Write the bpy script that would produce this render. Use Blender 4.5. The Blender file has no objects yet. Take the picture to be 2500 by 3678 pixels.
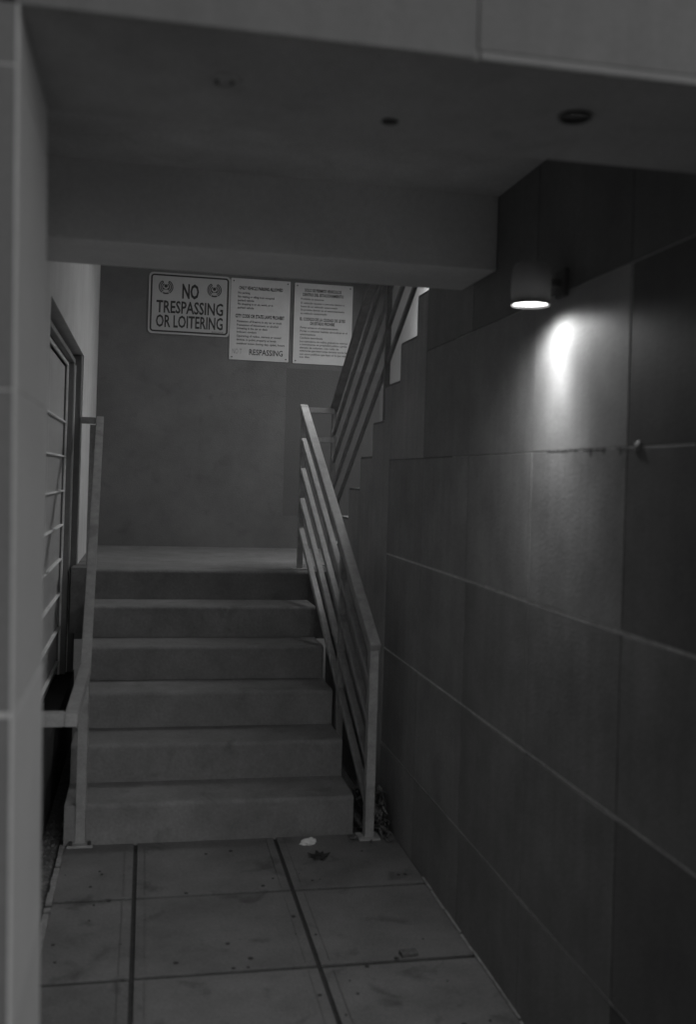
import bpy, bmesh, math, random
from mathutils import Vector, Matrix, noise
rnd = random.Random(7)
S = bpy.context.scene
COL = S.collection

# ------------------------------------------------------------------ camera, world, lights
H = 1.65
ya, pi_, ro = math.radians(11.406), math.radians(-.257), math.radians(1.727)
F = Vector((math.sin(ya)*math.cos(pi_), math.cos(ya)*math.cos(pi_), -math.sin(pi_)))
RT = Vector((math.cos(ya), -math.sin(ya), 0)); UP = RT.cross(F)
CR = RT*math.cos(ro) + UP*math.sin(ro); CU = UP*math.cos(ro) - RT*math.sin(ro)
cam = bpy.data.cameras.new('camera'); camo = bpy.data.objects.new('camera', cam); COL.objects.link(camo)
M3 = Matrix((CR, CU, -F)).transposed()
camo.matrix_world = Matrix.Translation((0, 0, H)) @ M3.to_4x4()
cam.sensor_fit = 'VERTICAL'; cam.sensor_height = 36; cam.lens = 35.06; cam.shift_y = -.0364
cam.clip_start = .05; cam.clip_end = 300
cam.dof.use_dof = True; cam.dof.focus_distance = 7.4; cam.dof.aperture_fstop = 2.3
S.camera = camo
S.view_settings.view_transform = 'Standard'; S.view_settings.look = 'None'
S.view_settings.exposure = 0; S.view_settings.gamma = 1; S.view_settings.use_curve_mapping = False
S.render.engine = 'CYCLES'
S.cycles.use_denoising = True
S.cycles.max_bounces = 8; S.cycles.diffuse_bounces = 5

SUN_EL, SUN_AZ = math.radians(26), math.radians(17)     # the street light's direction: from behind and a little right
wd = bpy.data.worlds.new('World'); S.world = wd; wd.use_nodes = True
nt = wd.node_tree; nt.nodes.clear()
out = nt.nodes.new('ShaderNodeOutputWorld'); bg = nt.nodes.new('ShaderNodeBackground')
sky = nt.nodes.new('ShaderNodeTexSky'); sky.sky_type = 'NISHITA'; sky.sun_disc = False
sky.sun_elevation = SUN_EL; sky.sun_rotation = math.pi - SUN_AZ
bw = nt.nodes.new('ShaderNodeRGBToBW')
nt.links.new(sky.outputs[0], bw.inputs[0]); nt.links.new(bw.outputs[0], bg.inputs[0]); nt.links.new(bg.outputs[0], out.inputs[0])
bg.inputs[1].default_value = .093
sl = bpy.data.lights.new('street_light', 'SUN'); sl.energy = .045; sl.angle = math.radians(2.5)
slo = bpy.data.objects.new('street_light', sl); COL.objects.link(slo)
d = Vector((-math.sin(SUN_AZ)*math.cos(SUN_EL), math.cos(SUN_AZ)*math.cos(SUN_EL), -math.sin(SUN_EL)))
slo.rotation_euler = d.to_track_quat('-Z', 'Y').to_euler(); slo.location = (1, -4, 5)

# ------------------------------------------------------------------ materials (a black and white photograph: all greys)
def mat(name, base, rough=.8, var=.25, scale=3, bump=.15, fine=60, spec=.4, metal=0, stains=0, streak=0):
    m = bpy.data.materials.new(name); m.use_nodes = True; t = m.node_tree; L = t.links
    b = t.nodes['Principled BSDF']
    b.inputs['Roughness'].default_value = rough; b.inputs['Metallic'].default_value = metal
    b.inputs['Specular IOR Level'].default_value = spec
    co = t.nodes.new('ShaderNodeTexCoord')
    geo = t.nodes.new('ShaderNodeNewGeometry'); oi = t.nodes.new('ShaderNodeObjectInfo')
    n1 = t.nodes.new('ShaderNodeTexNoise'); n1.inputs['Scale'].default_value = scale; n1.inputs['Detail'].default_value = 8; n1.inputs['Roughness'].default_value = .65
    n2 = t.nodes.new('ShaderNodeTexNoise'); n2.inputs['Scale'].default_value = fine; n2.inputs['Detail'].default_value = 4
    L.new(geo.outputs['Position'], n1.inputs[0]); L.new(geo.outputs['Position'], n2.inputs[0])
    r = t.nodes.new('ShaderNodeMapRange'); r.inputs[1].default_value = .3; r.inputs[2].default_value = .7
    r.inputs[3].default_value = 1-var; r.inputs[4].default_value = 1+var
    L.new(n1.outputs[0], r.inputs[0])
    r2 = t.nodes.new('ShaderNodeMapRange'); r2.inputs[1].default_value = .3; r2.inputs[2].default_value = .7
    r2.inputs[3].default_value = 1-var*.45; r2.inputs[4].default_value = 1+var*.45
    L.new(n2.outputs[0], r2.inputs[0])
    mu = t.nodes.new('ShaderNodeMath'); mu.operation = 'MULTIPLY'; L.new(r.outputs[0], mu.inputs[0]); L.new(r2.outputs[0], mu.inputs[1])
    r3 = t.nodes.new('ShaderNodeMapRange'); r3.inputs[3].default_value = .93; r3.inputs[4].default_value = 1.07
    L.new(oi.outputs['Random'], r3.inputs[0])
    mo = t.nodes.new('ShaderNodeMath'); mo.operation = 'MULTIPLY'; L.new(mu.outputs[0], mo.inputs[0]); L.new(r3.outputs[0], mo.inputs[1])
    last = mo.outputs[0]
    if stains:
        n3 = t.nodes.new('ShaderNodeTexNoise'); n3.inputs['Scale'].default_value = 7; n3.inputs['Detail'].default_value = 5; n3.inputs['Distortion'].default_value = .6
        mp = t.nodes.new('ShaderNodeMapping'); mp.inputs['Location'].default_value = (3.1, 1.7, 5.3)
        L.new(geo.outputs['Position'], mp.inputs[0]); L.new(mp.outputs[0], n3.inputs[0])
        r4 = t.nodes.new('ShaderNodeMapRange'); r4.inputs[1].default_value = .58; r4.inputs[2].default_value = .72
        r4.inputs[3].default_value = 1; r4.inputs[4].default_value = 1-stains
        L.new(n3.outputs[0], r4.inputs[0])
        m4 = t.nodes.new('ShaderNodeMath'); m4.operation = 'MULTIPLY'; L.new(last, m4.inputs[0]); L.new(r4.outputs[0], m4.inputs[1]); last = m4.outputs[0]
    if streak:
        n5 = t.nodes.new('ShaderNodeTexNoise'); n5.inputs['Scale'].default_value = 1; n5.inputs['Detail'].default_value = 6
        mp = t.nodes.new('ShaderNodeMapping'); mp.inputs['Scale'].default_value = (22, 22, 1.2)
        L.new(geo.outputs['Position'], mp.inputs[0]); L.new(mp.outputs[0], n5.inputs[0])
        r5 = t.nodes.new('ShaderNodeMapRange'); r5.inputs[1].default_value = .35; r5.inputs[2].default_value = .65
        r5.inputs[3].default_value = 1-streak; r5.inputs[4].default_value = 1+streak
        L.new(n5.outputs[0], r5.inputs[0])
        m5 = t.nodes.new('ShaderNodeMath'); m5.operation = 'MULTIPLY'; L.new(last, m5.inputs[0]); L.new(r5.outputs[0], m5.inputs[1]); last = m5.outputs[0]
    fin = t.nodes.new('ShaderNodeMath'); fin.operation = 'MULTIPLY'; fin.inputs[1].default_value = base; L.new(last, fin.inputs[0])
    cc = t.nodes.new('ShaderNodeCombineColor')
    for i in range(3): L.new(fin.outputs[0], cc.inputs[i])
    L.new(cc.outputs[0], b.inputs['Base Color'])
    rr = t.nodes.new('ShaderNodeMapRange'); rr.inputs[3].default_value = max(0, rough-.12); rr.inputs[4].default_value = min(1, rough+.12)
    L.new(n1.outputs[0], rr.inputs[0]); L.new(rr.outputs[0], b.inputs['Roughness'])
    if bump:
        bp = t.nodes.new('ShaderNodeBump'); bp.inputs['Strength'].default_value = bump; bp.inputs['Distance'].default_value = .004
        L.new(n2.outputs[0], bp.inputs['Height']); L.new(bp.outputs[0], b.inputs['Normal'])
    return m

def emis(name, v):
    m = bpy.data.materials.new(name); m.use_nodes = True
    b = m.node_tree.nodes['Principled BSDF']; b.inputs['Base Color'].default_value = (.8, .8, .8, 1)
    b.inputs['Emission Color'].default_value = (1, 1, 1, 1); b.inputs['Emission Strength'].default_value = v
    return m

MT = dict(
    floor=mat('paving_concrete', .155, .85, .26, 3.2, .5, 90, stains=.4),
    ground=mat('ground_concrete', .20, .9, .25, 1.5, .3),
    joint=mat('joint_filler', .04, .95, .3, 20, .3),
    step=mat('step_concrete', .195, .85, .2, 5, .6, 70, stains=.22),
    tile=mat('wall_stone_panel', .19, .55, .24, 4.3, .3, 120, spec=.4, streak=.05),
    tile_lit=mat('wall_stone_panel_lit', .235, .55, .24, 4.3, .3, 120, spec=.4, streak=.05),
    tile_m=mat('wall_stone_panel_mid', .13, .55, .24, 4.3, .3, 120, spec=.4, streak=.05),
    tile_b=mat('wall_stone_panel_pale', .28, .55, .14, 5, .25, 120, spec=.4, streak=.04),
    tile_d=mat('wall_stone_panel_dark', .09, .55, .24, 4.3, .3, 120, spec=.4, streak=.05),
    grout=mat('pale_grout', .62, .85, .25, 14, .3),
    pier=mat('pier_stone_panel', .60, .6, .08, 2, .12, 120),
    fascia=mat('fascia_panel', .19, .7, .12, 2, .15, 90, streak=.05),
    drip=mat('drip_edge_metal', .24, .6, .1, 4),
    soffit=mat('painted_soffit', .52, .9, .15, 4, .3, 70, stains=.12),
    beam=mat('painted_beam', .64, .9, .10, 2.2, .2, 70),
    stucco=mat('painted_stucco', .155, .9, .17, 2.6, .7, 110, stains=.14),
    patch=mat('patch_paint', .128, .9, .07, 3, .5, 110),
    pale=mat('pale_wall_paint', .6, .8, .10, 3, .25, 90, streak=.06),
    shade_black=mat('shade_black_paint', .03, .9, .2, 3, .4, 80),  # near-black colour that stands in for deep shade
    stairwell=mat('stairwell_paint', .62, .9, .08, 2.0, .5, 110),
    stair_side=mat('stair_side_concrete', .40, .85, .2, 2.4, .3, 90, streak=.06),
    frame=mat('window_frame_paint', .20, .6, .12, 8, .1),
    bead=mat('window_bead', .8, .5, .1, 9, .1),
    steel=mat('painted_steel_railing', .35, .5, .22, 16, .2, 150, spec=.5, stains=.25),
    steel3=mat('upper_railing_steel', .2, .55, .25, 16, .2, 150, stains=.3),
    steel2=mat('painted_steel_handrail', .30, .55, .2, 16, .2, 150, spec=.5, stains=.25),
    dark=mat('dark_metal', .04, .5, .2, 10, .1),
    shell=mat('lamp_shell_paint', .07, .5, .15, 12, .1),
    inner=mat('lamp_reflector', .85, .5, .03, 8, 0),
    sign=mat('sign_face', .40, .5, .06, 9, .03, 200),
    notice=mat('notice_face', .56, .5, .06, 9, .03, 200),
    ink=mat('sign_ink', .035, .6, .15, 12, 0),
    ink2=mat('sign_ink_small', .045, .6, .15, 12, 0),
    fade=mat('sign_ink_faded', .24, .6, .25, 40, 0),
    signedge=mat('sign_rim', .30, .5, .1, 12, .05),
    leaf=mat('dry_leaf', .13, .85, .5, 14, .3),
    dleaf=mat('dark_leaf', .035, .9, .3, 30, .3),
    paper=mat('crumpled_paper', .75, .8, .1, 20, .2),
    wood=mat('wood_chip', .10, .85, .3, 30, .3),
    gravel=mat('gutter_dirt', .16, .95, .5, 30, 1, 160),
    mortar=mat('mortar_bead', .27, .9, .25, 25, .6, 100),
)
def glassmat():
    m = mat('ribbed_frosted_glass', .45, .35, .1, 5, 0, spec=.6)
    t = m.node_tree; b = t.nodes['Principled BSDF']
    co = t.nodes.new('ShaderNodeNewGeometry'); w = t.nodes.new('ShaderNodeTexWave'); w.bands_direction = 'Y'
    w.inputs['Scale'].default_value = 9; w.inputs['Distortion'].default_value = .3
    t.links.new(co.outputs['Position'], w.inputs[0])
    bp = t.nodes.new('ShaderNodeBump'); bp.inputs['Strength'].default_value = .5; bp.inputs['Distance'].default_value = .01
    t.links.new(w.outputs[1], bp.inputs['Height']); t.links.new(bp.outputs[0], b.inputs['Normal'])
    return m
MT['glass'] = glassmat()

def shademat(): # dark enamelled shade, made translucent so its glow imitates bloom around the lamp
    m = bpy.data.materials.new('translucent_shade'); m.use_nodes = True; t = m.node_tree; b = t.nodes['Principled BSDF']
    b.inputs['Base Color'].default_value = (.10, .10, .10, 1); b.inputs['Roughness'].default_value = .5
    tr = t.nodes.new('ShaderNodeBsdfTranslucent'); tr.inputs[0].default_value = (.5, .5, .5, 1)
    mx = t.nodes.new('ShaderNodeMixShader'); mx.inputs[0].default_value = .03
    t.links.new(b.outputs[0], mx.inputs[1]); t.links.new(tr.outputs[0], mx.inputs[2])
    t.links.new(mx.outputs[0], t.nodes['Material Output'].inputs[0]); return m
MT['shell'] = shademat()
# ------------------------------------------------------------------ helpers
def obj(name, bm, m, parent=None, smooth=False, shared=None):
    if shared is None:
        me = bpy.data.meshes.new(name)
        bmesh.ops.recalc_face_normals(bm, faces=bm.faces); bm.to_mesh(me); bm.free()
        for mm in (m if isinstance(m, (list, tuple)) else [m]): me.materials.append(mm)
        if smooth:
            for p in me.polygons: p.use_smooth = True
    else: me = shared
    o = bpy.data.objects.new(name, me); COL.objects.link(o)
    if parent: o.parent = parent
    return o
def tag(o, label, cat, group=None):
    o['label'] = label; o['category'] = cat
    if group: o['group'] = group
    return o
def empty(name, loc=(0, 0, 0)):
    o = bpy.data.objects.new(name, None); COL.objects.link(o); o.location = loc; o.empty_display_size = .1
    return o
def structure(o): o['kind'] = 'structure'; return o
def box(bm, x0, x1, y0, y1, z0, z1, bev=0, seg=1):
    vs = bmesh.ops.create_cube(bm, size=1)['verts']
    for v in vs: v.co = Vector(((x0+x1)/2+v.co.x*(x1-x0), (y0+y1)/2+v.co.y*(y1-y0), (z0+z1)/2+v.co.z*(z1-z0)))
    if bev:
        es = list({e for v in vs for e in v.link_edges})
        bmesh.ops.bevel(bm, geom=es, offset=bev, segments=seg, affect='EDGES', profile=.6)
    return bm
def B(*a, **k): return box(bmesh.new(), *a, **k)
def rel(bm, o):
    """shift a mesh written in world space into the space of a thing that sits at o"""
    bmesh.ops.translate(bm, vec=-Vector(o), verts=bm.verts); return bm
def bar(bm, p, q, w, h, bev=.003, upv=Vector((0, 0, 1))):
    """rectangular tube from p to q; w across, h along the up side"""
    p, q = Vector(p), Vector(q); d = q-p; L = d.length; d.normalize()
    s = d.cross(upv); s = s.normalized() if s.length > 1e-4 else Vector((1, 0, 0)); u = s.cross(d).normalized()
    vs = bmesh.ops.create_cube(bm, size=1)['verts']
    for v in vs: v.co = p + d*(v.co.y+.5)*L + s*v.co.x*w + u*v.co.z*h
    if bev: bmesh.ops.bevel(bm, geom=list({e for v in vs for e in v.link_edges}), offset=bev, segments=2, affect='EDGES')
    return bm
def rough_block(x0, x1, y0, y1, z0, z1, cell=.05, amp=.003, bev=.008, seed=0):
    """a cast block with slightly uneven, worn edges"""
    bm = bmesh.new()
    vs = bmesh.ops.create_cube(bm, size=1)['verts']
    for v in vs: v.co = Vector(((x0+x1)/2+v.co.x*(x1-x0), (y0+y1)/2+v.co.y*(y1-y0), (z0+z1)/2+v.co.z*(z1-z0)))
    fe = [e for e in bm.edges if all(abs(v.co.z-z1) < 1e-5 and abs(v.co.y-y0) < 1e-5 for v in e.verts)]
    bmesh.ops.bevel(bm, geom=fe, offset=bev*2.2, segments=4, affect='EDGES', profile=.5)
    n = int((x1-x0)/cell)
    for i in range(1, n):
        x = x0+(x1-x0)*i/n
        bmesh.ops.bisect_plane(bm, geom=list(bm.verts)+list(bm.edges)+list(bm.faces), plane_co=(x, 0, 0), plane_no=(1, 0, 0))
    for v in bm.verts:
        if abs(v.co.x-x0) < bev*1.5 or abs(v.co.x-x1) < bev*1.5: continue
        if v.co.z > z1-bev*2.5 and v.co.y < y0+bev*2.5:
            k = noise.noise(Vector((v.co.x*9, seed, 0)))*amp + max(0, noise.noise(Vector((v.co.x*23, seed+7, 3)))-.25)*amp*4
            v.co.z -= abs(k)*.8; v.co.y += abs(k)
    return bm

# ------------------------------------------------------------------ dimensions read from the photograph
XP, YF, YB, ZS = -.188, 1.494, 1.914, 2.315      # pier face, portal front/back, soffit height
XR = 1.182                                       # right wall face
ZC, YR, YR2, ZB = 2.655, 3.321, 3.708, 2.395     # recess ceiling and rear beam
D0, RISE, RUN = 4.541, .1777, .3225
Y6 = D0 + 5*RUN; ZL = 6*RISE
YW = 8.163; XL = -.412; XW = 1.975
RZ0, RDZ, CY0, CDY = .3544, .4657, 2.3165, .626

# ------------------------------------------------------------------ ground and floor
structure(obj('ground', B(-40, 40, -60, 12, -.30, -.042), MT['ground']))
fl = structure(obj('floor', B(-.335, XR+.02, -2.4, D0+.1, -.06, -.009), MT['joint']))
xs = [-.305, 0.0, .623, XR-.004]; ysl = [D0+.02] + [3.953-.628*i for i in range(11)]
g = .008; gy = .011
for j in range(len(ysl)-1):
    for i in range(3):
        x0, x1 = xs[i]+(g if i else 0), xs[i+1]-(g if i < 2 else 0)
        y1, y0 = ysl[j]-(gy if j else 0), ysl[j+1]+gy
        bm = B(x0, x1, y0, y1, -.031, rnd.uniform(-.0012, .0012), bev=.0015)
        obj('paving_slab', bm, MT['floor'], fl)
# tooled margins beside the long joints: shallow raised lines
bm = bmesh.new()
for xj in (0.0, .623):
    for s in (-1, 1):
        for j in range(len(ysl)-1):
            box(bm, xj+s*.042-.0012, xj+s*.042+.0012, ysl[j+1]+.03, ysl[j]-.03, -.001, .0022)
obj('tooled_line', bm, MT['floor'], fl)
# gutter strip and chipped mortar edge on the left
structure(obj('gutter', B(XL-.1, -.337, -2.4, Y6, -.042, -.02), MT['gravel']))
bm = bmesh.new(); y = 1.9
while y < D0-.05:
    L = rnd.uniform(.03, .11); w = rnd.uniform(.004, .012)
    box(bm, -.320-w+rnd.uniform(-.003, .003), -.306, y, y+L, -.03, rnd.uniform(-.002, .005), bev=.002); y += L+rnd.choice([0, 0, 0, .01, .03])
o = obj('mortar_edge', bm, MT['mortar']); o['kind'] = 'stuff'; tag(o, 'chipped pale mortar edge along the left side of the paving', 'kerb edge')
bm = bmesh.new(); y = 1.9
while y < 4.0:
    L = rnd.uniform(.05, .2); w = rnd.uniform(.003, .009)
    box(bm, XR-w-.004, XR-.001, y, y+L, 0, rnd.uniform(.004, .009), bev=.0015); y += L*rnd.uniform(1, 1.15)
o = obj('mortar_bead', bm, MT['mortar']); tag(o, 'thin broken mortar bead where the right wall meets the paving', 'mortar bead')
bm = bmesh.new()
for i in range(420):
    x = rnd.uniform(XL+.01, -.335); y = rnd.uniform(2.2, 5.0); r = rnd.uniform(.003, .009)
    vs = bmesh.ops.create_icosphere(bm, subdivisions=1, radius=r)['verts']
    for v in vs: v.co = v.co*rnd.uniform(.7, 1.2)+Vector((x, y, -.018))
o = obj('gravel', bm, MT['gravel']); o['kind'] = 'stuff'; tag(o, 'loose gravel and dirt lying in the narrow gutter on the left', 'gravel')

# ------------------------------------------------------------------ portal: pier, front beam, ceiling, rear beam
pr = empty('stone_pier', (XP, YF, 0)); tag(pr, 'pale stone clad pier standing at the left edge of the entrance', 'pier')
P0 = (XP, YF, 0)
pr.rotation_euler = (0, math.radians(-1.24), 0); pr.location = (XP+.038, YF, 0)
obj('core', rel(B(-1.6, XP-.0012, YF+.0012, YB-.004, -.04, 2.9), P0), MT['grout'], pr)
rows = [-.04]+[RZ0+RDZ*k+.0125 for k in range(6)]
rows = [r for r in rows if r < ZS-.05]+[3.0]
jg = lambda z: .004 if abs(z-1.298) < .05 else .001
for a, b_ in zip(rows, rows[1:]):
    obj('stone_panel', rel(B(XP-.004, XP, YF-.0, YB, a+jg(a), b_-jg(b_), bev=.001), P0), MT['pier'], pr)
    for x1, x0 in ((XP-.0042, XP-.62), (XP-.625, XP-1.25)):
        obj('stone_panel', rel(B(x0, x1, YF-.0, YF+.015, a+jg(a), b_-jg(b_), bev=.001), P0), MT['fascia'], pr)  # front faces get a darker colour to imitate less light than the side

fb = empty('front_beam', (0, YF, ZS)); tag(fb, 'deep panelled beam crossing the top of the entrance above the pier', 'beam'); P1 = (0, YF, ZS)
bm = B(XP-.12, 3.2, YF+.006, YB, ZS, 3.6)
core = obj('core', rel(bm, P1), MT['soffit'], fb)
for x0, x1 in ((XP-.12, .4865), (.4895, 1.10), (1.105, 1.72), (1.725, 2.4)):
    obj('fascia_panel', rel(B(x0, x1, YF, YF+.0055, ZS+(.0 if x0 < .48 else .014), 2.95, bev=.003, seg=2), P1), MT['fascia'], fb)
    obj('fascia_panel', rel(B(x0, x1, YF, YF+.0055, 2.955, 3.6, bev=.003, seg=2), P1), MT['fascia'], fb)
obj('drip_edge', rel(B(.492, 2.4, YF-.003, YF+.0055, ZS-.002, ZS+.0125, bev=.002), P1), MT['drip'], fb)
ws = obj('sky_blocker', B(-3.2, -1.65, -9, YF-.002, -.04, 5), MT['shade_black']); tag(ws, 'added dark block left of the entrance, outside the frame, shading the right wall', 'wall')  # unseen block added to keep sky light off the right wall
structure(obj('ceiling', B(-1.6, XR+.3, YB+.003, YR+.1, ZC, ZC+.15), MT['soffit']))
rb = obj('rear_beam', B(-.75, XR-.002, YR, YR2, ZB, 3.6, bev=.006, seg=2), MT['beam']); tag(rb, 'plain painted concrete beam spanning above the foot of the stairs', 'beam')
# old light openings in the soffit: a flat dark disc painting the can's inner shade, a rim and a dead bulb
def can(x, y, r, rim, lab, lamp):
    c = empty('downlight', (x, y, ZS)); tag(c, lab, 'downlight', 'empty ceiling downlights in the front soffit')
    bm = bmesh.new()
    bmesh.ops.create_cone(bm, segments=28, radius1=r, radius2=r*.9, depth=.0012, cap_ends=True)
    bmesh.ops.translate(bm, vec=(0, 0, -.0012), verts=bm.verts)
    obj('shade_disc', bm, MT['dark'], c)
    if rim:
        bm = bmesh.new(); n = 28
        ring = [[bm.verts.new((math.cos(a)*rr, math.sin(a)*rr, z)) for rr, z in ((r*1.25, -.001), (r*1.22, -.006), (r*1.0, -.007), (r*.95, -.002))] for a in [2*math.pi*k/n for k in range(n)]]
        for k in range(n):
            for j in range(3): bm.faces.new((ring[k][j], ring[k][j+1], ring[(k+1) % n][j+1], ring[(k+1) % n][j]))
        obj('rim', bm, MT['soffit'] if rim == 1 else MT['dark'], c, smooth=True)
    if lamp:
        bm = bmesh.new(); bmesh.ops.create_uvsphere(bm, u_segments=16, v_segments=8, radius=r*.55)
        for v in bm.verts: v.co.z = v.co.z*.35-.004
        obj('dead_bulb', bm, MT['soffit'], c, smooth=True)
can(.108, 1.684, .020, 1, 'round recessed downlight with a pale bulb, leftmost in the front soffit', True)
can(.421, 1.796, .016, 0, 'smallest dark round hole in the middle of the front soffit', False)
can(.735, 1.676, .024, 2, 'dark round downlight in the front soffit, nearest the right wall', False)

# ------------------------------------------------------------------ right wall with stone panels
cy5b = CY0+3*CDY+.0
rw = empty('right_wall', (XR, YF, 0)); tag(rw, 'dark stone panelled wall with pale joints along the right side', 'wall'); PW = (XR, YF, 0)
obj('backing', rel(B(XR+.003, XR+.35, YF+.02, 5.79, -.04, 1.40), PW), MT['grout'], rw)
obj('backing', rel(B(XR+.003, XR+.35, YF+.02, cy5b, 1.4005, 3.6), PW), MT['grout'], rw)
zr = [-.02]+[RZ0+RDZ*k for k in range(5)]+[ZC+.01]
tilt = {(1, 4): (-1.0, 0), (2, 4): (.3, -.2), (3, 4): (1.0, 0), (2, 3): (.2, .15), (3, 3): (.2, -.15), (1, 3): (-.3, .3), (2, 2): (.1, .0), (3, 2): (.1, 0)}
cy = [CY0+CDY*(k-1) for k in range(0, 6)]
cy = [CY0-CDY*2, CY0-CDY, CY0, CY0+CDY, CY0+2*CDY, CY0+3*CDY, CY0+4*CDY]
gz = [.002, .004, .005, .005, .002, .002, .002]
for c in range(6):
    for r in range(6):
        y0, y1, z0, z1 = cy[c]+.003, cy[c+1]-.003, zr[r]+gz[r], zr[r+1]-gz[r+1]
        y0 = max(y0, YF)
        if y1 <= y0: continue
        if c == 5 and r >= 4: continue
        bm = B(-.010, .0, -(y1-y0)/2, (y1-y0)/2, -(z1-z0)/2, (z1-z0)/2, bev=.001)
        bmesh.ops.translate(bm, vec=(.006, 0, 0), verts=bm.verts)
        o = obj('stone_panel', bm, MT[{(2, 4): 'tile_b', (1, 1): 'tile_m', (2, 3): 'tile_lit', (3, 3): 'tile_lit', (3, 4): 'tile_lit', (4, 3): 'tile_lit', (4, 2): 'tile_lit', (5, 3): 'tile_lit', (5, 2): 'tile_lit', (5, 1): 'tile_lit', (4, 1): 'tile_lit', (5, 0): 'tile_lit', (4, 4): 'tile_lit', (1, 4): 'tile_d', (1, 3): 'tile_m', (1, 5): 'tile_m', (2, 5): 'tile_m', (3, 5): 'tile_m', (1, 0): 'tile_d', (0, 0): 'tile_d', (0, 1): 'tile_d'}.get((c, r), 'tile')], rw)  # panel tones also hold light: lighter deeper in, darker where shade falls
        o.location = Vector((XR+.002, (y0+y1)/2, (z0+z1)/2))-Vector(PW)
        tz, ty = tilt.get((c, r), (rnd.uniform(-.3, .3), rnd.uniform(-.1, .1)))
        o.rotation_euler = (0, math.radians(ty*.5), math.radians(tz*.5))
# chipped joint repair and the anchor lump
bm = bmesh.new()
zj = RZ0+3*RDZ
N = 120; vt = []
for i in range(N+1):
    y = 2.28+.55*i/N; f = noise.noise(Vector((y*45, 1, 0))); f2 = noise.noise(Vector((y*110, 7, 0))); f3 = noise.noise(Vector((y*16, 3, 2)))
    up_, dn = .0008+.006*max(0, f), .0015+.009*max(0, f2)+(.016*(1+f) if i in (15, 16, 36, 37, 52, 53, 54) else 0)
    vt.append([bm.verts.new((XR-.0019, y, zj+up_)), bm.verts.new((XR-.0026-.0018*abs(f2), y, zj-.001)), bm.verts.new((XR-.0019, y+.004*f, zj-dn)), f3])
for a, b in zip(vt, vt[1:]):
    if a[3] < -.12: continue
    for k in range(2): bm.faces.new((a[k], a[k+1], b[k+1], b[k]))
for v in [v for v in bm.verts if not v.link_faces]: bm.verts.remove(v)
cf = obj('cracked_filler', rel(bm, PW), MT['tile_d'], rw); cf['kind'] = 'stuff'
bm = bmesh.new()
vs = bmesh.ops.create_icosphere(bm, subdivisions=3, radius=1)['verts']
for v in vs:
    k = 1+.4*noise.noise(v.co*1.7+Vector((5, 2, 1)))
    v.co = Vector((XR+.001+v.co.x*.011*k, 2.258+v.co.y*.016*k, zj-.002+v.co.z*.017*k))
obj('anchor_lump', rel(bm, PW), MT['tile'], rw, smooth=True)

# ------------------------------------------------------------------ upper flight (comes back towards the camera on the right)
uf = empty('upper_stairs', (XR, 6.1, ZL)); tag(uf, 'upper concrete flight rising from the landing, its stepped side flush with the right wall', 'stairs'); PU = (XR, 6.1, ZL)
ycorn = [6.415, 6.115, 5.805, 5.505, 5.212, 4.952, 4.652, 4.366, 4.08, 3.79]
for k in range(9):
    z1 = ZL+(k+1)*RISE-(.0 if k else 0)
    y1, y0 = ycorn[k], ycorn[k+1]
    xx = XR+.0005
    bm = rough_block(xx, XW-.002, y0-.0, y1, ZL-.6 if k < 5 else 1.5, z1, bev=.006)
    bmesh.ops.scale(bm, vec=(1, 1, 1), verts=bm.verts)
    obj('step', rel(bm, PU), MT['step'], uf)
# flat concrete side below the steps, butting against the panels
bm = bmesh.new()
prof = [(cy[6]+.002, -.02), (6.41, -.02), (6.41, ZL+RISE-.012)]
for k in range(1, 8): prof += [(ycorn[k]-.003, ZL+k*RISE-.012), (ycorn[k]-.003, ZL+(k+1)*RISE-.012)]
prof += [(cy[5]+.002, ZL+8*RISE-.012), (cy[5]+.002, zr[4]+.002), (cy[6]+.002, zr[4]+.002)]
f0 = [bm.verts.new((XR-.002, y, z)) for y, z in prof]; f1 = [bm.verts.new((XR+.0, y, z)) for y, z in prof]
bmesh.ops.triangle_fill(bm, edges=[bm.edges.new((f0[i], f0[(i+1) % len(f0)])) for i in range(len(f0))], use_beauty=True); bmesh.ops.triangle_fill(bm, edges=[bm.edges.new((f1[i], f1[(i+1) % len(f1)])) for i in range(len(f1))], use_beauty=True)
for i in range(len(prof)): bm.faces.new((f0[i], f0[(i+1) % len(prof)], f1[(i+1) % len(prof)], f1[i]))
obj('side_face', rel(bm, PU), MT['stair_side'], uf)

# ------------------------------------------------------------------ lower flight
lf = empty('lower_stairs', (.34, D0, 0)); tag(lf, 'lower concrete flight of six worn steps up to the landing', 'stairs'); PL = (.34, D0, 0)
for k in range(1, 6):
    bm = rough_block(-.312, .985+(.004*k), D0+(k-1)*RUN, D0+k*RUN+.004, -.03, k*RISE, amp=.0065, bev=.009, seed=k)
    obj('step', rel(bm, PL), MT['step'], lf)
bm = rough_block(-.312, 1.01, Y6, Y6+.5, -.03, ZL, amp=.0065, bev=.009, seed=9)
obj('step', rel(bm, PL), MT['step'], lf)
structure(obj('landing', B(XL-.2, XW+.1, Y6+.501, YW+.1, ZL-.5, ZL-.0005), MT['step']))
obj('side_strip', rel(B(1.012, XR-.003, Y6+.02, Y6+.5, ZL-.4, ZL-.002), PL), MT['step'], lf)
obj('side_strip', rel(B(XL-.02, -.314, Y6+.1, Y6+.5, ZL-.4, ZL-.002), PL), MT['step'], lf)

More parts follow.
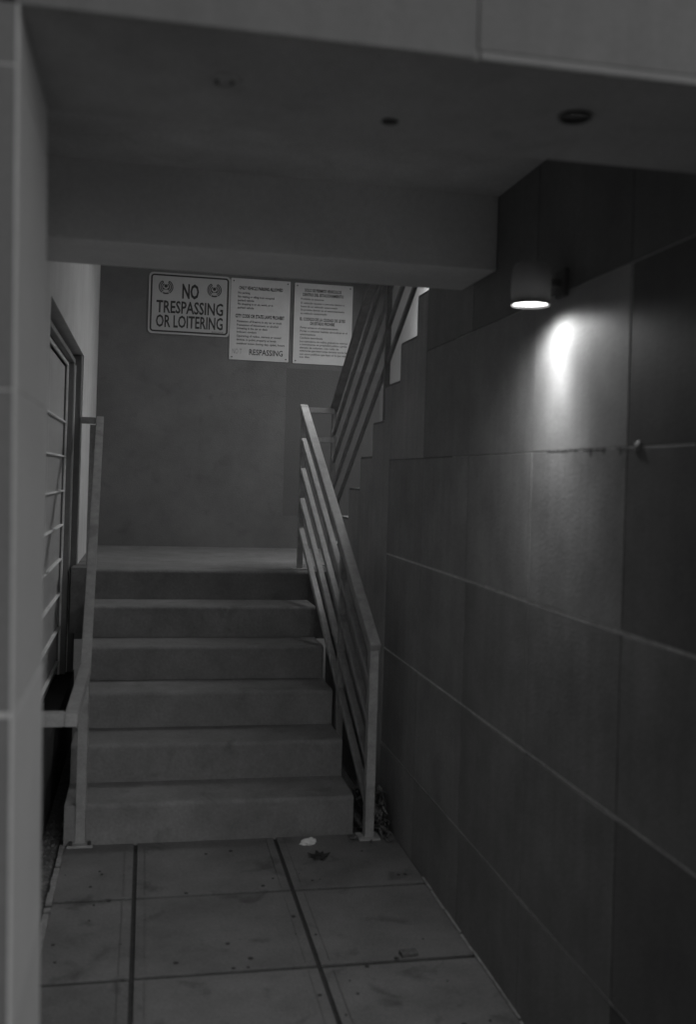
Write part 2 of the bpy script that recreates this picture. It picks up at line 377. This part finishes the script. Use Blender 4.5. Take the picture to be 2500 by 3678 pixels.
# ------------------------------------------------------------------ left wall with window
lw = empty('left_wall', (XL, 4, 0)); tag(lw, 'left side wall behind the pier with a tall ribbed glass window', 'wall'); PLW = (XL, 4, 0)
WY0, WY1, WZ0, WZ1 = 4.30, 6.49, .40, 2.375
obj('wall_face', rel(B(XL-.35, XL, YB+.01, WY0, -.04, 3.6), PLW), MT['pale'], lw)
obj('wall_face', rel(B(XL-.35, XL, WY0+.0005, WY1, -.04, WZ0), PLW), MT['shade_black'], lw)  # the pier's deep shadow is put into this near-black colour
obj('wall_face', rel(B(XL-.35, XL, WY0+.0005, WY1, WZ1, 4.4), PLW), MT['pale'], lw)
obj('wall_face', rel(B(XL-.35, XL, WY1+.0005, YW, ZL-.2, 4.4), PLW), MT['pale'], lw)
win = obj('window', rel(B(XL-.16, XL-.135, WY0, WY1, WZ0, WZ1), PLW), MT['dark'], lw)
FY = 6.34
def wp(name, bm, m): return obj(name, rel(bm, PLW), m, win)
wp('jamb', B(XL-.133, XL-.045, FY, WY1-.075, WZ0, WZ1-.06, bev=.003), MT['frame'])
wp('jamb', B(XL-.133, XL-.006, WY1-.073, WY1-.001, WZ0, WZ1-.001, bev=.003), MT['frame'])
wp('head', B(XL-.133, XL-.045, WY0, WY1-.075, WZ1-.058, WZ1-.03, bev=.002), MT['frame'])
wp('bead', B(XL-.09, XL-.078, FY-.012, FY-.001, WZ0, WZ1-.07, bev=.002), MT['bead'])
wp('bead', B(XL-.047, XL-.040, FY+.066, FY+.073, WZ0, WZ1-.07, bev=.002), MT['bead'])
wp('bead', B(XL-.09, XL-.078, WY0, FY-.013, WZ1-.082, WZ1-.062, bev=.002), MT['bead'])
wp('mullion', B(XL-.125, XL-.1, 5.415, 5.425, WZ0, WZ1-.07), MT['bead'])
zb = [.4795+.2095*k for k in range(9)]
for i, z in enumerate(zb[:-1]):
    wp('glazing_bar', B(XL-.12, XL-.082, WY0, FY-.014, z-.006, z+.006, bev=.003), MT['bead'])
edges = [WZ0]+zb[:-1]+[WZ1-.082]
for a, b_ in zip(edges, edges[1:]):
    if b_-a < .03: continue
    for y0, y1 in ((WY0, 5.414), (5.426, FY-.003)):
        wp('pane', B(XL-.115, XL-.1, y0, y1, a+.007, b_-.007), MT['glass'])

# ------------------------------------------------------------------ back wall, far right wall, upper ceiling
bw_ = empty('back_wall', (0, YW, 0)); tag(bw_, 'grey painted wall behind the landing carrying the three signs', 'wall')
obj('wall_face', rel(B(XL-.3, XW+.3, YW, YW+.3, ZL-.4, 4.4), (0, YW, 0)), MT['stucco'], bw_)
obj('paint_patch', rel(B(1.105, 1.90, YW-.002, YW+.01, 1.335, 2.55), (0, YW, 0)), MT['patch'], bw_)
ow = obj('stairwell_wall', B(XW, XW+.3, YR2, YW-.001, -.04, 4.4), MT['stairwell']); tag(ow, 'grey wall beyond the upper flight, seen through its railing', 'wall')
structure(obj('upper_ceiling', B(-1.2, 3.2, YR2+.002, YW+.3, 4.402, 4.55), MT['soffit']))
us = obj('upper_slab', B(XL+.001, XR-.01, YR2+.003, 5.55, 3.05, 3.25), MT['soffit']); structure(us)

# ------------------------------------------------------------------ railings
def Z(v): return v
rl = empty('lower_railing', (1.05, 4.5, 0)); tag(rl, 'grey steel railing with four sloping bars along the right side of the lower flight', 'railing'); PR = (1.05, 4.5, 0)
A, Bt = Vector((1.052, 4.485, .893)), Vector((.972, 6.30, 2.09))
def on(y, dz=0): k = (y-A.y)/(Bt.y-A.y); return A.lerp(Bt, k)+Vector((0, 0, dz))
obj('handrail', rel(bar(bmesh.new(), on(4.462), on(6.32), .05, .042), PR), MT['steel'], rl)
for k in range(1, 5):
    obj('rail_bar', rel(bar(bmesh.new(), on(4.50, -.19*k), on(6.285, -.19*k), .032, .034), PR), MT['steel'], rl)
for y, z0 in ((4.492, 0), (5.12, .0), (6.30, ZL)):
    p = on(y); top = p.z-.004+(-.012 if y < 6 else .02)
    obj('post', rel(bar(bmesh.new(), (p.x, y, z0), (p.x, y, top), .042 if y < 5 else .033, .042 if y < 5 else .033, .003, Vector((0, 1, 0))), PR), MT['steel'], rl)
    obj('base_plate', rel(B(p.x-.05, p.x+.05, y-.05, y+.05, z0, z0+.008, bev=.002), PR), MT['steel'], rl)

ru = empty('upper_railing', (1.21, 6.45, ZL)); tag(ru, 'grey steel railing with sloping bars climbing the edge of the upper flight', 'railing'); PUR = (1.21, 6.45, ZL)
C0, C1 = Vector((1.205, 6.50, 2.115)), Vector((1.205, 3.9, 2.115+.598*2.6))
def on2(y, dz=0): k = (y-C0.y)/(C1.y-C0.y); return C0.lerp(C1, k)+Vector((0, 0, dz))
obj('handrail', rel(bar(bmesh.new(), on2(6.52), on2(3.9), .042, .036), PUR), MT['steel3'], ru)
for k in range(1, 5):
    obj('rail_bar', rel(bar(bmesh.new(), on2(6.47, -.185*k), on2(3.9, -.185*k), .016, .021), PUR), MT['steel3'], ru)
for y, z0 in ((6.50, ZL), (5.03, ZL+5*RISE)):
    obj('post', rel(bar(bmesh.new(), (1.205, y, z0), (1.205, y, on2(y).z-.005), .026, .026, .002, Vector((0, 1, 0))), PUR), MT['steel3'], ru)
    obj('base_plate', rel(B(1.19, 1.25, y-.04, y+.04, z0, z0+.006, bev=.002), PUR), MT['steel'], ru)
for dz in (0, -.19):
    obj('return_bar', rel(bar(bmesh.new(), (.993, 6.31, 2.085+dz), (1.19, 6.47, 2.095+dz), .035, .036), PUR), MT['steel3'], ru)

rh = empty('left_handrail', (-.25, D0, 0)); tag(rh, 'single steel handrail on posts along the left side of the lower flight', 'handrail'); PH = (-.25, D0, 0)
h0, h1, h2 = Vector((-.242, 3.74, .752)), Vector((-.246, 4.66, .755)), Vector((-.300, 6.45, 1.978))
obj('handrail', rel(bar(bmesh.new(), h1, h2, .046, .05), PH), MT['steel2'], rh)
obj('level_rail', rel(bar(bmesh.new(), h0-Vector((0, .023, 0)), h1+Vector((0, .012, 0)), .046, .05), PH), MT['steel2'], rh)
obj('wall_return', rel(bar(bmesh.new(), h0+Vector((-.024, 0, 0)), (XL-.002, h0.y, h0.z), .046, .05), PH), MT['steel2'], rh)
obj('wall_return', rel(bar(bmesh.new(), h2+Vector((-.024, -.02, -.01)), (XL-.002, h2.y-.02, h2.z-.01), .04, .04), PH), MT['steel2'], rh)
obj('post', rel(bar(bmesh.new(), (-.240, 4.56, 0), (-.243, 4.56, .73), .044, .044, .003, Vector((0, 1, 0))), PH), MT['steel2'], rh)
obj('post', rel(bar(bmesh.new(), (-.335, 6.42, ZL), (-.335, 6.42, 1.94), .044, .044, .003, Vector((0, 1, 0))), PH), MT['steel2'], rh)
bm = B(-.295, -.185, 4.50, 4.62, 0, .012, bev=.003)
obj('base_plate', rel(bm, PH), MT['steel2'], rh)
for x, y in ((-.28, 4.515), (-.20, 4.515), (-.28, 4.605), (-.20, 4.605)):
    bm = bmesh.new(); bmesh.ops.create_cone(bm, segments=8, radius1=.009, radius2=.007, depth=.016, cap_ends=True, matrix=Matrix.Translation((x, y, .019)))
    obj('bolt', rel(bm, PH), MT['dark'], rh)


# ------------------------------------------------------------------ signs
def text_into(bm, s, x0, x1, zc, h, y, bold=.0):
    cu = bpy.data.curves.new('t', 'FONT'); cu.body = s; cu.size = 1; cu.offset = bold; cu.resolution_u = 2; cu.extrude = 0
    to = bpy.data.objects.new('t', cu); COL.objects.link(to)
    bpy.context.view_layer.update()
    me = bpy.data.meshes.new_from_object(to.evaluated_get(bpy.context.evaluated_depsgraph_get()))
    xs_ = [v.co.x for v in me.vertices]; a, b = min(xs_), max(xs_)
    capz = .69
    for v in me.vertices:
        v.co = Vector((x0+(v.co.x-a)/(b-a)*(x1-x0), y, zc-h/2+v.co.y/capz*h))
    bm.from_mesh(me)
    bpy.data.objects.remove(to); bpy.data.curves.remove(cu); bpy.data.meshes.remove(me)
def rrect(bm, x0, x1, z0, z1, y, r, n=6):
    pts = []
    for cx, cz, a0 in ((x1-r, z1-r, 0), (x0+r, z1-r, 90), (x0+r, z0+r, 180), (x1-r, z0+r, 270)):
        for i in range(n+1):
            a = math.radians(a0+90*i/n); pts.append((cx+r*math.cos(a), cz+r*math.sin(a)))
    return [bm.verts.new((x, y, z)) for x, z in pts]
def plate(x0, x1, z0, z1, y0, y1, r):
    bm = bmesh.new(); a = rrect(bm, x0, x1, z0, z1, y0, r); b = rrect(bm, x0, x1, z0, z1, y1, r)
    bm.faces.new(a); bm.faces.new(b[::-1]); n = len(a)
    for i in range(n): bm.faces.new((a[i], a[(i+1) % n], b[(i+1) % n], b[i]))
    return bm
def ringplate(bm, x0, x1, z0, z1, y, r, w):
    a = rrect(bm, x0, x1, z0, z1, y, r); b = rrect(bm, x0+w, x1-w, z0+w, z1-w, y, max(r-w, .003)); n = len(a)
    for i in range(n): bm.faces.new((a[i], a[(i+1) % n], b[(i+1) % n], b[i]))
def arc(bm, cx, cz, r, w, a0, a1, y, n=10):
    v = [[bm.verts.new((cx+q*math.cos(math.radians(a0+(a1-a0)*i/n)), y, cz+q*math.sin(math.radians(a0+(a1-a0)*i/n)))) for q in (r-w/2, r+w/2)] for i in range(n+1)]
    for i in range(n): bm.faces.new((v[i][0], v[i][1], v[i+1][1], v[i+1][0]))

ys = YW-.012
# sign 1
X0, X1, Z0, Z1 = -.030, .622, 2.775, 3.266
s1 = obj('trespassing_sign', plate(X0, X1, Z0, Z1, ys, YW-.0005, .035), MT['sign']); tag(s1, 'white metal NO TRESPASSING OR LOITERING sign with rounded dark border', 'sign')
bm = bmesh.new(); ringplate(bm, X0+.014, X1-.014, Z0+.014, Z1-.014, ys-.001, .028, .013); obj('border', bm, MT['ink'], s1)
bm = bmesh.new(); yy = ys-.0015; W = X1-X0; Hh = Z1-Z0
def sx(u): return X0+u*W
def sz(v): return Z1-v*Hh
bm = bmesh.new(); text_into(bm, 'NO', sx(.405), sx(.61), sz(.285), .112, yy, .03); obj('text_line', bm, MT['ink'], s1)
bm = bmesh.new(); text_into(bm, 'TRESPASSING', sx(.095), sx(.915), sz(.555), .095, yy, .02); obj('text_line', bm, MT['ink'], s1)
bm = bmesh.new(); text_into(bm, 'OR LOITERING', sx(.095), sx(.915), sz(.79), .095, yy, .02); obj('text_line', bm, MT['ink'], s1)
bm = bmesh.new(); text_into(bm, 'SIGN 24X18', sx(.78), sx(.92), sz(.93), .012, yy, 0); obj('text_line', bm, MT['ink'], s1)
for u in (.205, .80):
    bm = bmesh.new(); cx, cz = sx(u), sz(.235)
    for r_ in (.027, .041, .054):
        arc(bm, cx, cz, r_, .008, 118, 238, yy); arc(bm, cx, cz, r_, .008, -58, 62, yy)
    arc(bm, cx, cz-.002, .050, .012, 243, 297, yy, 6); arc(bm, cx, cz+.0, .020, .005, 200, 340, yy, 8)
    arc(bm, cx, cz+.008, .007, .014, 0, 360, yy, 12)
    for a in (60, 120):
        arc(bm, cx, cz, .045, .016, a-5, a+5, yy, 2)
    obj('emblem', bm, MT['ink2'], s1)
# sign 2 and 3
def notice(name, X0, X1, Z0, Z1, lines, lab):
    o = obj(name, plate(X0, X1, Z0, Z1, ys+.001, YW-.0005, .006), MT['notice']); tag(o, lab, 'sign', None)
    W = X1-X0; Hh = Z1-Z0
    for s, u0, u1, v, h, b in lines:
        bm = bmesh.new(); text_into(bm, s, X0+u0*W, X0+u1*W, Z1-v*Hh, h, ys-.0005, max(b, 0))
        obj('text_line', bm, MT['fade' if b < 0 else 'ink2'], o)
    for x, z in ((X0+.022, Z0+.022), (X1-.022, Z0+.022), (X0+.022, Z1-.022), (X1-.022, Z1-.022)):
        bm = bmesh.new(); bmesh.ops.create_cone(bm, segments=10, radius1=.006, radius2=.005, depth=.004, cap_ends=True, matrix=Matrix.Translation((x, ys-.001, z)) @ Matrix.Rotation(math.pi/2, 4, 'X'))
        obj('screw', bm, MT['dark'], o)
    return o
b1, b2 = .03, .016
en = [('ONLY VEHICLE PARKING ALLOWED', .135, .87, .115, .026, b1),
      ('No parking', .12, .32, .175, .017, b2), ('No waiting or idling in an occupied', .12, .73, .223, .017, b2), ('parked vehicle', .12, .39, .268, .017, b2),
      ('No stopping in or on, work, or in', .12, .71, .312, .017, b2), ('parked vehicle', .12, .39, .358, .017, b2),
      ('CITY CODE OR STATE LAWS PROHIBIT', .085, .91, .46, .028, b1),
      ('Possession of firearms in any car or truck', .115, .87, .525, .017, b2), ('Possession of intoxicants or alcohol', .115, .81, .57, .017, b2),
      ('Urinating in the car or deck', .115, .63, .612, .017, b2), ('Indecent conduct', .115, .445, .655, .017, b2),
      ('Operating of radios, stereos or sound', .115, .86, .705, .017, b2), ('devices, in public property at levels', .115, .78, .75, .017, b2),
      ('outdoor noise during day, quiet, hours', .115, .93, .797, .017, b2),
      ('NO T', .05, .21, .895, .042, -1), ('RESPASSING', .335, .90, .898, .045, b2)]
notice('english_notice', .6255, 1.114, 2.597, 3.262, en, 'middle white notice in English with faded NO TRESPASSING along its foot')
es = [('SOLO SE PERMITE VEHICULOS', .17, .80, .085, .024, b1), ('DENTRO DEL ESTACIONAMIENTO', .14, .84, .14, .024, b1),
      ('Prohibido se estacione', .11, .50, .195, .016, b2), ('El vehiculo vacante o persona dentro o', .11, .86, .245, .016, b2), ('fuera de un vehiculo estacionado', .11, .74, .288, .016, b2),
      ('Se prohibe dormir en el estacionamiento', .11, .86, .33, .016, b2), ('su vehiculo estacionado', .11, .56, .373, .016, b2),
      ('EL CODIGO DE LA CIUDAD DE LEYES', .10, .88, .445, .024, b1), ('DE ESTADO PROHIBE', .28, .70, .495, .024, b1),
      ('Portar armas en el estacionamiento', .11, .76, .55, .016, b2), ('Portar o consumir bebidas alcoholicas en el', .11, .92, .593, .016, b2), ('estacionamiento', .11, .375, .635, .016, b2),
      ('Conducta desordenada', .11, .50, .678, .016, b2), ('Los operadores de radios, grabadoras estereo', .11, .93, .722, .016, b2), ('o instrumentos en propiedad publica a grado', .11, .92, .76, .016, b2),
      ('elevado de volumen, con ruido de', .11, .78, .80, .016, b2), ('exteriores que interrumpa durante noche las', .11, .93, .838, .016, b2), ('con otros publicos que haya en la que sean', .11, .92, .88, .016, b2), ('sus dias', .11, .28, .915, .016, b2)]
notice('spanish_notice', 1.150, 1.640, 2.593, 3.258, es, 'right hand white notice in Spanish partly hidden by the upper railing')

# ------------------------------------------------------------------ wall lamp (lit) and the lamp over the upper flight
LX, LY, LZ, LR, LH = XR-.104, 2.735, 2.170, .057, .12
lamp = empty('wall_lamp', (XR-.004, LY, LZ)); tag(lamp, 'lit round spot lamp on a short bracket high on the dark panelled wall', 'wall lamp')
n = 28; bm = bmesh.new(); rows_ = []
ox = LX-(XR-.004)
for z, q in ((0, 1.0), (LH*.75, 1.0), (LH*.93, .93), (LH, .75)):
    rows_.append([bm.verts.new((ox+math.cos(2*math.pi*i/n)*LR*q, math.sin(2*math.pi*i/n)*LR*q, z)) for i in range(n)])
for a, b in zip(rows_, rows_[1:]):
    for i in range(n): bm.faces.new((a[i], a[(i+1) % n], b[(i+1) % n], b[i]))
bm.faces.new(rows_[-1])
so_ = obj('shade', bm, MT['shell'], lamp)
m_ = so_.modifiers.new('thickness', 'SOLIDIFY'); m_.thickness = .003; m_.offset = -1
obj('wall_plate', B(-.012, .003, -.035, .035, .03, .11, bev=.003), MT['tile_d'], lamp)
obj('bracket', bar(bmesh.new(), (-.01, 0, .07), (ox+LR-.004, 0, .07), .022, .022), MT['shell'], lamp)
bm = bmesh.new(); bmesh.ops.create_cone(bm, segments=n, radius1=LR*.93, radius2=LR*.93, depth=.006, cap_ends=True, matrix=Matrix.Translation((ox, 0, .010)))
obj('lens', bm, emis('lit_lens', 5), lamp)
for ang, blend, energy, soft, aim in ((76, 1, 11, .055, (.03, .05, -1)), (128, 1, 9, .055, (.02, .3, -1)), (172, .6, 6, .03, (0, 0, -1)), (125, 1, 18, .03, (-.8, .5, -.75))):
    ld = bpy.data.lights.new('lens_light', 'SPOT'); ld.energy = energy; ld.shadow_soft_size = soft; ld.spot_size = math.radians(ang); ld.spot_blend = blend
    lo = bpy.data.objects.new('lens_light', ld); COL.objects.link(lo); lo.parent = lamp; lo.location = (ox, 0, -.004 if ang != 168 else .004)
    lo.rotation_euler = Vector(aim).to_track_quat('-Z', 'Y').to_euler()
ld = bpy.data.lights.new('shade_glow', 'POINT'); ld.energy = 10; ld.shadow_soft_size = .01
lo = bpy.data.objects.new('shade_glow', ld); COL.objects.link(lo); lo.parent = lamp; lo.location = (ox, 0, .035)  # light added inside the shade to imitate bloom around the lens
gl = empty('ceiling_light', (1.66, 6.40, 3.30)); tag(gl, 'lit square ceiling light hung high over the upper flight, hidden behind the beam', 'ceiling light')
obj('housing', B(-.26, .26, -.42, .42, 0, .05, bev=.004), MT['frame'], gl)
obj('diffuser', B(-.25, .25, -.41, .41, -.012, -.001), emis('lit_diffuser', 3), gl)
for y in (-.3, .3): obj('hanger', B(-.008, .008, y-.008, y+.008, .051, 1.1), MT['frame'], gl)
ld = bpy.data.lights.new('panel_light', 'AREA'); ld.shape = 'RECTANGLE'; ld.size = .5; ld.size_y = .8; ld.energy = 20
lo = bpy.data.objects.new('panel_light', ld); COL.objects.link(lo); lo.parent = gl; lo.location = (0, 0, -.02)

# ------------------------------------------------------------------ litter
def leafmesh(bm, c, L, w, rot, curl, pitch):
    n = 5; m = Matrix.Translation(c) @ Matrix.Rotation(rot, 4, 'Z') @ Matrix.Rotation(pitch, 4, 'Y')
    rows_ = []
    for i in range(n+1):
        t = i/n; ww = w*math.sin(math.pi*min(max(t, .03), .97))**.8
        z = curl*L*(t-.5)**2
        rows_.append([bm.verts.new(m @ Vector((L*(t-.5), s*ww/2, z+abs(s)*w*.15*curl))) for s in (-1, 0, 1)])
    for a, b in zip(rows_, rows_[1:]):
        for j in range(2): bm.faces.new((a[j], a[j+1], b[j+1], b[j]))
bm = bmesh.new()
for i in range(150):
    y = rnd.uniform(4.50, 5.1); hgt = max(0, .19*(1-abs(y-4.75)/.35))*rnd.random()
    x = rnd.uniform(1.085, 1.17)
    leafmesh(bm, Vector((x, y, .008+hgt)), rnd.uniform(.025, .075), rnd.uniform(.008, .026), rnd.uniform(0, 6.3), rnd.uniform(-1.5, 2), rnd.uniform(-1.2, 1.2) if hgt > .03 else rnd.uniform(-.4, .4))
for i in range(16):
    leafmesh(bm, Vector((rnd.uniform(.96, 1.16), rnd.uniform(4.40, 4.53), .006)), rnd.uniform(.02, .05), rnd.uniform(.006, .016), rnd.uniform(0, 6.3), rnd.uniform(0, 1.5), 0)
for i in range(14):
    p = Vector((rnd.uniform(1.09, 1.16), rnd.uniform(4.58, 4.9), .01)); q = p+Vector((rnd.uniform(-.05, .04), rnd.uniform(-.1, .1), rnd.uniform(.08, .25)))
    q.x = min(q.x, 1.172); bar(bm, p, q, .003, .003, 0)
o = obj('leaf_litter', bm, MT['leaf']); o['kind'] = 'stuff'; tag(o, 'heap of dry leaves and twigs in the gap between the post and the right wall', 'leaf litter')
# dark splayed leaf
bm = bmesh.new(); c = Vector((.787, 4.283, .004))
for a, L in ((20, .062), (60, .05), (95, .058), (150, .06), (185, .055), (235, .06), (285, .062), (325, .045)):
    a = math.radians(a); leafmesh(bm, c+Vector((math.cos(a), math.sin(a), 0))*L*.42, L, .024, a, .4, 0)
bmesh.ops.create_icosphere(bm, subdivisions=1, radius=.020, matrix=Matrix.Translation(c) @ Matrix.Diagonal((1, 1, .15, 1)))
o = obj('dead_leaf', bm, MT['dleaf']); tag(o, 'dark splayed dead leaf lying on the right hand paving slab near the stairs', 'leaf')
# crumpled paper
bm = bmesh.new(); vs = bmesh.ops.create_icosphere(bm, subdivisions=3, radius=1)['verts']
for v in vs:
    k = 1+.45*noise.noise(v.co*2.2)+.2*noise.noise(v.co*6)
    v.co = Matrix.Rotation(.35, 3, 'Z') @ Vector((v.co.x*.036*k, v.co.y*.022*k, max(v.co.z, -.5)*.017*k)) + Vector((.765, 4.44, .010))
o = obj('crumpled_paper', bm, MT['paper']); tag(o, 'small crumpled white paper scrap at the foot of the first step', 'litter')
bm = rough_block(.915, .975, 3.345, 3.378, .001, .014, cell=.01, amp=.004, bev=.003)
bmesh.ops.rotate(bm, cent=(.95, 3.36, 0), matrix=Matrix.Rotation(.1, 3, 'Z'), verts=bm.verts)
o = obj('wood_chip', bm, MT['wood']); tag(o, 'small dark chip lying across the paving joint near the right wall', 'litter')

bm = bmesh.new()
for i in range(46):
    x, y = rnd.uniform(-.28, 1.12), rnd.uniform(2.75, 4.4); r = rnd.uniform(.003, .011)
    if min(abs(x), abs(x-.623)) < .02: continue
    vs = bmesh.ops.create_icosphere(bm, subdivisions=1, radius=1)['verts']
    for v in vs: v.co = Vector((x+v.co.x*r*rnd.uniform(.8, 1.2), y+v.co.y*r*rnd.uniform(.8, 1.2), .0012+max(v.co.z, -.5)*.0016))
o = obj('gum_spots', bm, MT['dleaf']); o['kind'] = 'stuff'; tag(o, 'small dark flattened gum spots and grit scattered over the paving', 'gum spots')
